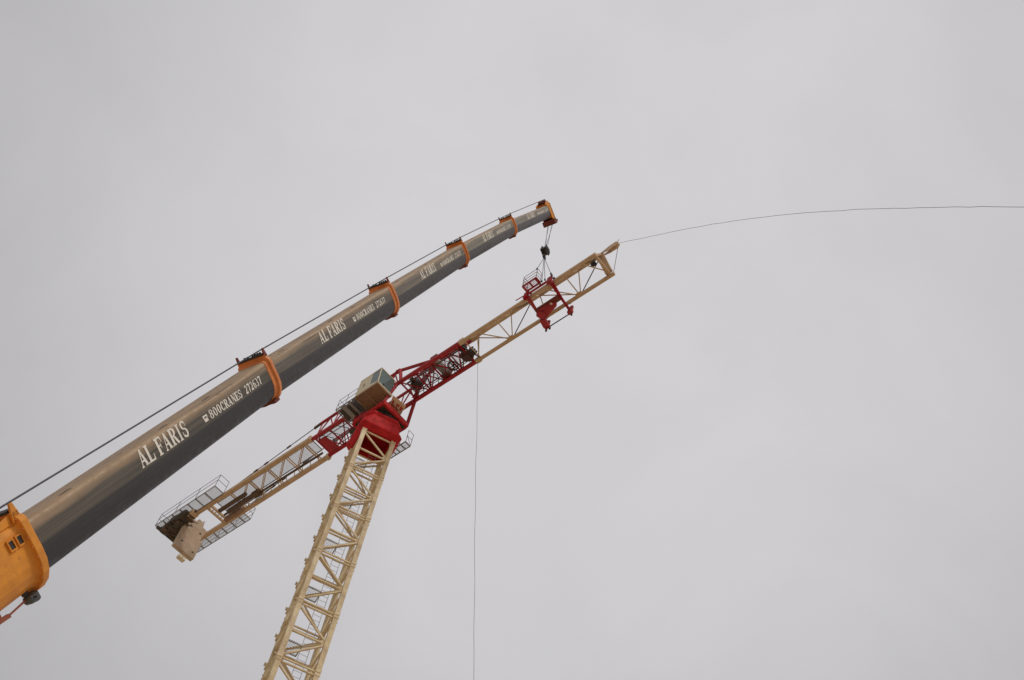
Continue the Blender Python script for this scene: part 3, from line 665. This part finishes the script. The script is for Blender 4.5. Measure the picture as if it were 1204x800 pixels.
k = MB(); k.box(cx0 - .02, cx1 - .1, cy1 + .01, -.72, cz0 + .2, cz0 + .4); k.bar((.2, cy1 - .1, cz1 + .1), (.2, -.6, ZJ + .35), .1); k.bar((-.2, cy1 + .05, cz0 + .3), (-.2, -.7, ZJ), .12); k.build('cab_mount', M['rust'], cab)
k = MB()
for y in (cy0 + .1, cy1 - .1): k.tube((.9, y, cz1 + .06), (.9, y, cz1 + .22), .012)
k.tube((1.0, cy0 + .1, cz1 + .2), (1.0, cy1 - .1, cz1 + .2), .012); k.tube((1.0, cy0 + .1, cz1 + .06), (1.0, cy0 + .1, cz1 + .2), .012); k.tube((1.0, cy1 - .1, cz1 + .06), (1.0, cy1 - .1, cz1 + .2), .012)
k.build('roof_rail', M['steel'], cab)

def railing(mb, pts, h=1.05, post=1.0, r=.018, mids=(.5,), close=False, toe=False):
    pts = [Vector(p) for p in pts]
    for a, b in zip(pts[:-1], pts[1:]):
        n_ = max(1, int(round((b - a).length / post)))
        for i in range(n_ + 1):
            p = a.lerp(b, i / n_); mb.tube(p, p + Vector((0, 0, h)), r, 6)
        for f in (1.0,) + tuple(mids): mb.tube(a + Vector((0, 0, h * f)), b + Vector((0, 0, h * f)), r * .9, 6)
        if toe: mb.bar(a + Vector((0, 0, .08)), b + Vector((0, 0, .08)), .02, .15)

# platform behind the cab
k = MB(); grating(k, -2.0, -.46, -1.95, -.85, 48.06, .09)
k.box(-1.55, -1.25, -1.95, -.85, 47.97, 48.05); k.box(-1.0, -.85, -1.95, -.85, 47.97, 48.05)
cp = k.build('cab_platform', M['steel'], tw)
k = MB(); k.box(-1.9, -1.0, -1.75, -.95, 48.0, 48.35); k.box(-1.3, -.9, -1.6, -.8, 48.3, 49.0); k.build('control_box', M['olive'], cp, None, .03)
k = MB(); railing(k, [(-.46, -1.95, 48.06), (-2.0, -1.95, 48.06), (-2.0, -.85, 48.06)], 1.0, .75, .015); k.build('railing', M['dark'], cp)

# access platform on the far side of the slewing support
k = MB(); grating(k, -.35, 1.22, 1.20, 1.60, 46.05, .075); k.bar((.45, 1.20, 46.02), (.45, 1.60, 46.02), .05); k.bar((.2, .9, 45.9), (.2, 1.6, 46.0), .06); k.bar((.9, .8, 45.9), (.9, 1.6, 46.0), .06)
ap = k.build('support_platform', M['steel'], tw)
k = MB(); railing(k, [(1.22, 1.20, 46.07), (1.22, 1.60, 46.07)], 1.05, .4, .016); k.tube((1.22, 1.2, 46.6), (1.22, 1.6, 46.1), .014); k.build('railing', M['dark'], ap)

# ------------------------------------------------------------------ counter-jib
CE = -19.6
cj = empty('counter_jib', (0, 0, 0)); cj.parent = tw
for sy in (-1, 1):
    k = MB(); k.bar((XC - .003, sy * .80, ZJ), (CE + 1.6, sy * .84, ZJ), .25, .30); k.box(XC - .25, XC - .01, sy * .80 - .16, sy * .80 + .16, ZJ - .17, ZJ + .17)
    k.build('chord', M['tan'], cj, None, .015)
k = MB(); xs = [-6.2, -7.9, -9.6, -11.3, -13.1]
for i, x in enumerate(xs):
    for dx in (0, .16): k.bar((x - dx, -.72, ZJ - .05), (x - dx, .72, ZJ - .05), .065)
    if i < 4: k.bar((x - .2, -.70, ZJ - .075), (xs[i + 1] + .05, .30, ZJ - .075), .06); k.bar((x - .35, -.70, ZJ - .08), (xs[i + 1] - .10, .30, ZJ - .08), .045)
k.bar((-15.4, -.72, ZJ - .04), (-15.4, .72, ZJ - .04), .12, .16); k.bar((-15.05, -.72, ZJ - .04), (-15.05, .72, ZJ - .04), .12, .16)
for j in range(6): k.bar((-15.05, -.7 + .24 * j, ZJ - .04), (-15.4, -.58 + .24 * j, ZJ - .04), .045)
k.build('cross_bracing', M['tan'], cj, None, .006)
k = MB(); k.bar((-5.8, .36, ZJ - .06), (-14.9, .30, ZJ - .06), .11, .14); k.bar((-9.5, .60, ZJ + .3), (-14.9, .58, ZJ + .2), .05); k.build('centre_beam', M['brown'], cj, None, .01)
k = MB()
for j in range(12): k.bar((-6.2 - j * .72, .36, ZJ - .03), (-6.5 - j * .72, .70, ZJ - .03), .04)
k.bar((-6.1, .37, ZJ - .03), (-14.6, .37, ZJ - .03), .04); k.build('side_lacing', M['tan'], cj)
k = MB(); grating(k, -14.6, -5.75, -.62, .22, ZJ + .06, .08); k.build('walkway', M['steel'], cj)
# hoist winch and long tool boxes under the walkway
k = MB(); k.box(-14.8, -12.2, -.30, -.06, ZJ - .30, ZJ - .1); k.box(-14.3, -11.4, .05, .32, ZJ - .34, ZJ - .10); k.box(-11.9, -11.3, -.02, .45, ZJ - .28, ZJ - .1); k.build('winch_box', M['brown'], cj, None, .02)
k = MB(); k.box(-15.0, -13.4, .45, .72, ZJ - .36, ZJ + .05); k.build('ballast_tray', M['floor'], cj, None, .02)
# rear machinery platform
k = MB(); grating(k, CE, -13.6, -1.72, -.98, ZJ - .02, .08)
for x in (-14.6, -15.5, -16.3, -17.1, -17.9, -18.8): k.bar((x, -1.72, ZJ - .05), (x, -.9, ZJ - .05), .06, .09)
npf = k.build('near_platform', M['steel'], cj)
k = MB(); railing(k, [(-13.6, -.98, ZJ), (-13.6, -1.72, ZJ), (CE, -1.72, ZJ), (CE, -.9, ZJ)], 1.1, 1.9, .017, (.55,)); k.build('railing', M['maroon'], npf)
k = MB(); grating(k, CE + .6, -13.7, .98, 1.55, ZJ - .02, .08)
for x in (-14.2, -15.0, -15.9, -16.7, -17.5, -18.3): k.bar((x, .9, ZJ - .05), (x, 1.55, ZJ - .05), .06, .09)
fpf = k.build('far_platform', M['steel'], cj)
k = MB(); railing(k, [(-13.7, .98, ZJ), (-13.7, 1.55, ZJ), (CE + .6, 1.55, ZJ)], 1.0, 1.9, .017, (.5,)); k.build('railing', M['maroon'], fpf)
k = MB()
k.box(CE, -18.9, -.75, .80, ZJ - .02, ZJ + .02); k.box(-18.6, -17.9, -.75, .80, ZJ - .02, ZJ + .02); k.bar((CE + .05, -1.6, ZJ - .06), (CE + .05, 1.3, ZJ - .06), .14, .2)
k.build('rear_deck', M['olive'], cj)
k = MB(); k.tube((-18.75, -1.4, ZJ - .1), (-18.75, .6, ZJ - .1), .30, 18); k.box(-18.3, -17.7, -1.5, -.6, ZJ - .38, ZJ + .1); k.box(-19.35, -18.3, -1.35, -1.0, ZJ - .45, ZJ + .2); k.box(-19.3, -18.4, -.1, .3, ZJ - .42, ZJ)
k.tube((-17.4, -1.35, ZJ - .22), (-16.7, -1.35, ZJ - .22), .22, 14); k.box(-17.3, -16.2, -1.15, -.95, ZJ - .3, ZJ); k.tube((-18.1, -1.1, ZJ - .3), (-17.4, -.9, ZJ - .3), .2, 14)
for j in range(9): k.box(-19.2 + .32 * j, -19.08 + .32 * j, -1.5 + .05 * (j % 3), -.72 + .1 * (j % 2), ZJ - .36 - .03 * (j % 4), ZJ - .2)
k.build('hoist_winch', M['olive'], cj, None, .02)
k = MB()
for j in range(16):
    x = -19.3 + .17 * j; k.tube((x, -1.45 + .12 * (j % 4), ZJ - .42), (x + .35, -.75 + .2 * (j % 3), ZJ - .46), .03, 6)
for x in (-19.1, -18.5, -17.9): k.bar((x, -1.6, ZJ - .40), (x, .2, ZJ - .40), .07)
k.box(-19.0, -18.7, -1.45, -1.15, ZJ - .52, ZJ - .40); k.box(-17.75, -17.45, -1.3, -1.1, ZJ - .5, ZJ - .36)
k.build('winch_pipework', M['brown'], cj)
k = MB(); k.box(-16.9, -16.2, -1.25, -.70, ZJ - .34, ZJ - .02); k.build('winch_motor', M['tan'], cj, None, .05)
k = MB(); k.bar((CE + .1, 1.2, ZJ - .02), (CE - .9, 1.25, ZJ - .02), .05); k.box(CE - .95, CE - .6, .98, 1.55, ZJ - .15, ZJ + .1); k.build('rear_box', M['cabcream'], cj, None, .02)
# tie bars from the raised frame to the chords
for sy in (-1, 1):
    y = sy * .74
    k = MB(); a = Vector((-5.55, y * .95, ZJ + 1.55)); b = Vector((-14.4, sy * .83, ZJ + .15))
    k.tube(a, b, .028, 8)
    for t in (.04, .30, .52, .62): p = a.lerp(b, t); k.tube(p - (b - a).normalized() * .16, p + (b - a).normalized() * .16, .06, 8); k.tube(p + Vector((0, 0, -.1)), p + Vector((0, 0, .12)), .03, 6)
    k.bar(a, a.lerp(b, .055), .12, .2)
    k.build('tie_bar', M['brown'], cj)

# counterweight slab hanging in the end of the counter-jib
cw = empty('counterweight', J2W((-17.5, 0, 47.0)), JAZ); tag(cw, 'pale tan concrete counterweight slab hung at the tail of the counter-jib', 'counterweight')
k = MB(); P_ = [(-.80, .0), (.84, .0), (.84, 1.55), (.66, 1.60), (.66, 2.0), (.90, 2.25), (.86, 2.62), (.40, 2.66), (.36, 3.0), (-.10, 3.02), (-.12, 2.72), (-.58, 2.70), (-.62, 2.2), (-.80, 2.1)]
k.prism([(-.17, y, z) for y, z in P_], (0, 0, 0), (.34, 0, 0)); k.build('slab', M['concrete'], cw, None, .025)
k = MB()
for y, z in ((-.45, .62), (.55, .42), (-.40, 2.1), (.42, 2.05)): k.tube((.165, y, z), (.178, y, z), .07, 12)
k.build('lifting_hole', M['dark'], cw)
k = MB()
for y in (-.35, .35): k.tube((0, y, 2.6), (0, y, 3.3), .05, 8)
k.bar((0, -.95, 2.62), (0, -.60, 2.62), .12); k.bar((0, .60, 2.45), (0, .97, 2.45), .12); k.build('hanger', M['tan'], cw)

# ------------------------------------------------------------------ jib
jb = empty('jib', (0, 0, 0)); jb.parent = tw
XT = 15.84; TZ = 1.40
for sy in (-1, 1):
    k = MB(); k.bar((XR + .003, sy * HWJ, ZJ), (XT + (.12 if sy > 0 else 0), sy * HWJ, ZJ), .17, .19); k.box(XR + .003, XR + .35, sy * HWJ - .13, sy * HWJ + .13, ZJ - .14, ZJ + .14); k.build('lower_chord', M['tan'], jb, None, .012)
k = MB(); k.bar((XR + .003, 0, ZJ + TZ), (XT - .1, 0, ZJ + TZ), .18, .20); k.box(XR + .003, XR + .4, -.16, .16, ZJ + TZ - .16, ZJ + TZ + .16); k.build('top_chord', M['tan'], jb, None, .012)
k = MB(); r_ = .033
for sy in (-1, 1):
    y = sy * HWJ
    k.tube((6.45, y, ZJ + .08), (6.9, 0, ZJ + TZ - .1), r_)
    for x in (8.95, 13.72):
        k.tube((x, y, ZJ + .05), (x - 2.35, 0, ZJ + TZ - .1), r_); k.tube((x, y, ZJ + .05), (x + .35, 0, ZJ + TZ - .1), r_ * .9)
    k.tube((13.72 - 2.35, 0, ZJ + TZ - .1), (11.4, y, ZJ + .05), r_)
k.build('web_bracing', M['tan'], jb)
k = MB()
for sy in (-1, 1):
    for x in (8.95, 13.72): k.tube((x + .05, sy * HWJ, ZJ + .05), (x + 1.85, 0, ZJ + TZ - .1), r_ * .9)
k.build('dark_tie', M['brown'], jb)
k = MB()
for x in (8.95, 13.72):
    k.tube((x - .04, HWJ, ZJ - .02), (x, -HWJ, ZJ - .02), r_); k.tube((x - .06, HWJ, ZJ - .03), (x - 1.45, -HWJ, ZJ - .03), r_)
k.tube((14.85, -HWJ, ZJ - .02), (15.75, HWJ * .6, ZJ - .02), r_)
k.tube((6.6, -HWJ, ZJ - .02), (6.7, HWJ, ZJ - .02), r_)
k.tube((6.5, HWJ, ZJ), (7.6, -HWJ, ZJ), r_ * .8)
k.build('bottom_bracing', M['tan'], jb)
k = MB()
for x in (8.95, 13.72): k.prism([(x - .28, HWJ - .09, ZJ - .105), (x + .28, HWJ - .09, ZJ - .105), (x + .14, HWJ - .24, ZJ - .105), (x - .14, HWJ - .24, ZJ - .105)], (0, 0, 0), (0, 0, .02))
k.build('gusset_plate', M['tan'], jb)
k = MB(); k.bar((XT - .30, -.06, ZJ + TZ - .04), (XT - .12, HWJ - .14, ZJ + .10), .16, .42, (1, 0, 0)); k.bar((XT - .18, -HWJ, ZJ + .02), (XT - .24, -.05, ZJ + TZ - .06), .14, .14, (1, 0, 0)); k.bar((XT - .1, -HWJ, ZJ - .005), (XT - .1, HWJ, ZJ - .005), .14, .12); k.build('end_frame', M['tan'], jb, None, .015)
k = MB(); zt = ZJ + TZ
for y in (-.11, .07): k.prism([(XT - .1, y, zt + .05), (XT + .35, y, zt + .20), (XT + .78, y, zt + .24), (XT + .95, y, zt + .02), (XT + .80, y, zt - .26), (XT + .3, y, zt - .24), (XT - .1, y, zt - .1)], (0, 0, 0), (0, .04, 0))
sb = k.build('sheave_bracket', M['tan'], jb, None, .012)
k = MB(); k.tube((XT + .62, -.064, zt - .02), (XT + .62, .064, zt - .02), .30, 18); k.build('sheave', M['tan'], sb)
k = MB(); k.tube((XT + .85, .06, zt), (XT + .12, HWJ - .06, ZJ + .10), .016, 6); k.tube((XT + .8, -.02, zt + .2), (XT + .95, -.02, zt + .42), .018, 6); k.build('tie_rod', M['steel'], sb)
k = MB(); k.tube((15.0, .06, zt - .26), (15.0, .18, zt - .26), .17, 16); k.box(14.9, 15.1, .0, .06, zt - .3, zt - .1); k.build('guide_pulley', M['dark'], jb)
k = MB()
for x in (6.95, 7.35): k.prism([(x - .12, -.02, zt + .12), (x + .12, -.02, zt + .12), (x + .07, -.02, zt + .36), (x - .07, -.02, zt + .36)], (0, 0, 0), (0, .04, 0)); k.tube((x, -.06, zt + .28), (x, .06, zt + .28), .05, 10)
k.build('lifting_lug', M['tan'], jb, None, .01)

# ------------------------------------------------------------------ trolley on the jib (thing of its own)
tr = empty('jib_trolley', J2W((12.1, 0, ZJ - .3)), JAZ); tag(tr, 'red jib trolley with small railed basket, riding on the jib chords', 'trolley')
def T(x, y, z): return (x - 12.1, y, z - ZJ + .3)
for xa, xb in ((11.35, 11.15), (12.95, 12.75)):
    k = MB(); k.bar(T(xa, -1.0, ZJ - .26), T(xb, 1.12, ZJ - .26), .12, .14); k.bar(T(xa + .13, -.9, ZJ - .30), T(xb + .10, .4, ZJ - .30), .08); k.build('cross_beam', M['red_shaded'], tr, None, .012)
    for y in (-1.0, 1.12):
        x = xa if y < 0 else xb
        k = MB(); k.prism([T(x - .17, y - .03, ZJ - .34), T(x + .17, y - .03, ZJ - .34), T(x + .20, y - .03, ZJ + .10), T(x + .1, y - .03, ZJ + .26), T(x - .18, y - .03, ZJ + .24)], (0, 0, 0), (0, .06, 0)); k.box(*[c for pr in ((x - .15, x + .15), (y - .1, y + .1)) for c in (pr[0] - (12.1 if pr[0] > 5 else 0), pr[1] - (12.1 if pr[0] > 5 else 0))], -.16, .06); k.build('bracket', M['red_shaded'], tr, None, .012)
        yy = y + (.16 if y < 0 else -.22)
        for dx in (-.14, .14):
            k = MB(); k.tube(T(x + dx, yy - .03, ZJ + .18), T(x + dx, yy + .03, ZJ + .18), .075, 14); k.build('wheel', M['dark'], tr)
k = MB(); k.box(*[v for v in (11.25 - 12.1, 12.82 - 12.1)], -.12, .22, -.12, .02); k.build('longitudinal_plate', M['rust'], tr, None, .015)
k = MB()
pl = [(11.30, .0), (11.75, -.05), (12.35, .02), (12.55, .16), (12.42, .36), (11.95, .48), (11.45, .62), (11.2, .5), (11.12, .2)]
k.prism([T(x, y, ZJ - .50) for x, y in pl], (0, 0, 0), (0, 0, .20)); k.prism([T(x, y, ZJ - .56) for x, y in ((11.1, .55), (11.45, .58), (11.35, 1.0), (11.0, 1.05))], (0, 0, 0), (0, 0, .3))
k.tube(T(11.45, .28, ZJ - .62), T(11.45, .28, ZJ - .3), .22, 16); k.tube(T(12.25, .18, ZJ - .56), T(12.25, .18, ZJ - .3), .2, 16)
k.build('sheave_housing', M['red_shaded'], tr, None, .03)
k = MB(); k.tube(T(12.3, .02, ZJ - .575), T(12.3, .02, ZJ - .565), .07, 12); k.build('sheave_hub', M['white'], tr)
k = MB()
k.bar(T(11.05, 1.22, ZJ - .30), T(12.75, 1.22, ZJ - .30), .05); k.build('tie_rod', M['dark'], tr)
k = MB()
for x in (11.0, 12.75, 11.25): k.tube(T(x, 1.24, ZJ - .52), T(x, 1.24, ZJ - .30), .06, 10)
k.build('buffer', M['dark'], tr)
k = MB(); k.bar(T(11.3, -1.0, ZJ - .1), T(13.1, -1.0, ZJ - .1), .09, .14); k.bar(T(10.6, -1.02, ZJ + .04), T(11.3, -1.0, ZJ + .0), .05, .05); k.build('side_rail', M['red_shaded'], tr, None, .01)
# basket
k = MB(); grating(k, 11.46 - 12.1, 12.40 - 12.1, -1.50, -1.12, .30, .08, .01, True, .08); k.bar((-.17, -1.50, .28), (-.17, -1.12, .28), .08)
for x in (11.5, 12.35): k.bar(T(x, -1.50, ZJ - .03), T(x, -.98, ZJ - .06), .09)
bk = k.build('basket', M['red_shaded'], tr)
k = MB(); railing(k, [T(11.46, -1.12, ZJ), T(11.46, -1.50, ZJ), T(12.40, -1.50, ZJ), T(12.40, -1.12, ZJ)], 1.05, 1.3, .016, (.33, .66)); k.build('railing', M['rust'], bk)

# ------------------------------------------------------------------ slings from the hook to the jib
lugs = [(12.36, -1.50, ZJ + 1.05, 0), (12.48, -1.10, ZJ + .05, 0), (12.68, -1.08, ZJ + .05, 0), (13.12, -1.04, ZJ + .1, 0)]
labs = ['lifting sling from the hook down to the railed basket corner, leftmost of the four', 'thin lifting sling just right of the leftmost one, down to the red trolley frame', 'thin lifting sling just left of the sling with the long dark shackle', 'lifting sling ending in a long dark shackle, rightmost of the four']
for (x, y, z, _), lb in zip(lugs, labs):
    P1 = J2W((x, y, z)); s_ = empty('lifting_sling', P1); tag(s_, lb, 'sling', 'slings between hook and jib')
    v = HOOK - P1
    k = MB(); k.tube((0, 0, 0), v, .017, 6); k.build('sling_rope', M['rope'], s_)
    k = MB(); u = v.normalized()
    big = lb.startswith('lifting sling ending')
    l_ = .55 if big else .16
    k.tube(u * .12, u * (.12 + l_), .06 if big else .035, 8); k.tube(u * -.02, u * .14, .05, 8); k.build('shackle', M['dark'], s_)

# ------------------------------------------------------------------ loose tag ropes
rp = [(4.33, 23.12, 50.0), (5.78, 21.68, 48.40), (7.12, 20.33, 47.02), (8.67, 18.78, 45.29), (10.08, 17.37, 43.56), (11.58, 15.87, 41.48), (12.90, 14.56, 39.49), (14.05, 13.40, 37.60), (15.07, 12.38, 35.87), (16.03, 11.42, 34.16), (17.3, 10.15, 31.5), (19.0, 8.4, 27.3), (20.6, 6.8, 22.0), (21.8, 5.6, 16.0), (22.5, 4.9, 9.0), (22.8, 4.6, 0.02)]
rp[0] = tuple(J2W((XT + .85, -.02, zt + .05)))
k = MB()
V = [Vector(p) for p in rp]; sm = []
for i in range(len(V) - 1):
    p0, p1, p2, p3 = V[max(i - 1, 0)], V[i], V[i + 1], V[min(i + 2, len(V) - 1)]
    for j in range(4):
        t = j / 4; sm.append(0.5 * ((2 * p1) + (-p0 + p2) * t + (2 * p0 - 5 * p1 + 4 * p2 - p3) * t * t + (-p0 + 3 * p1 - 3 * p2 + p3) * t ** 3))
sm.append(V[-1]); sm = [p + Vector((random.uniform(-.012, .012), random.uniform(-.012, .012), random.uniform(-.02, .02))) if i else p for i, p in enumerate(sm)]; k.path(sm, .009, 6); tg = k.build('tag_rope', M['fibre']); tag(tg, 'thin dark rope curving from the jib tip across the sky to the right', 'rope')
k = MB(); A = J2W((XR + .1, HWJ + .02, ZJ - .12)); E_ = Vector((5.24, 38.66, 0.02))
k.path([A.lerp(E_, q / 40) + Vector((.018 * math.sin(q * 1.7) + .02 * math.sin(q * .45 + 1), .015 * math.sin(q * 1.1 + 2), 0)) * min(1, q / 3) for q in range(41)], .0095, 6); tg = k.build('tag_rope', M['fibre']); tag(tg, 'thin rope hanging straight down from the joint between red and cream jib', 'rope')
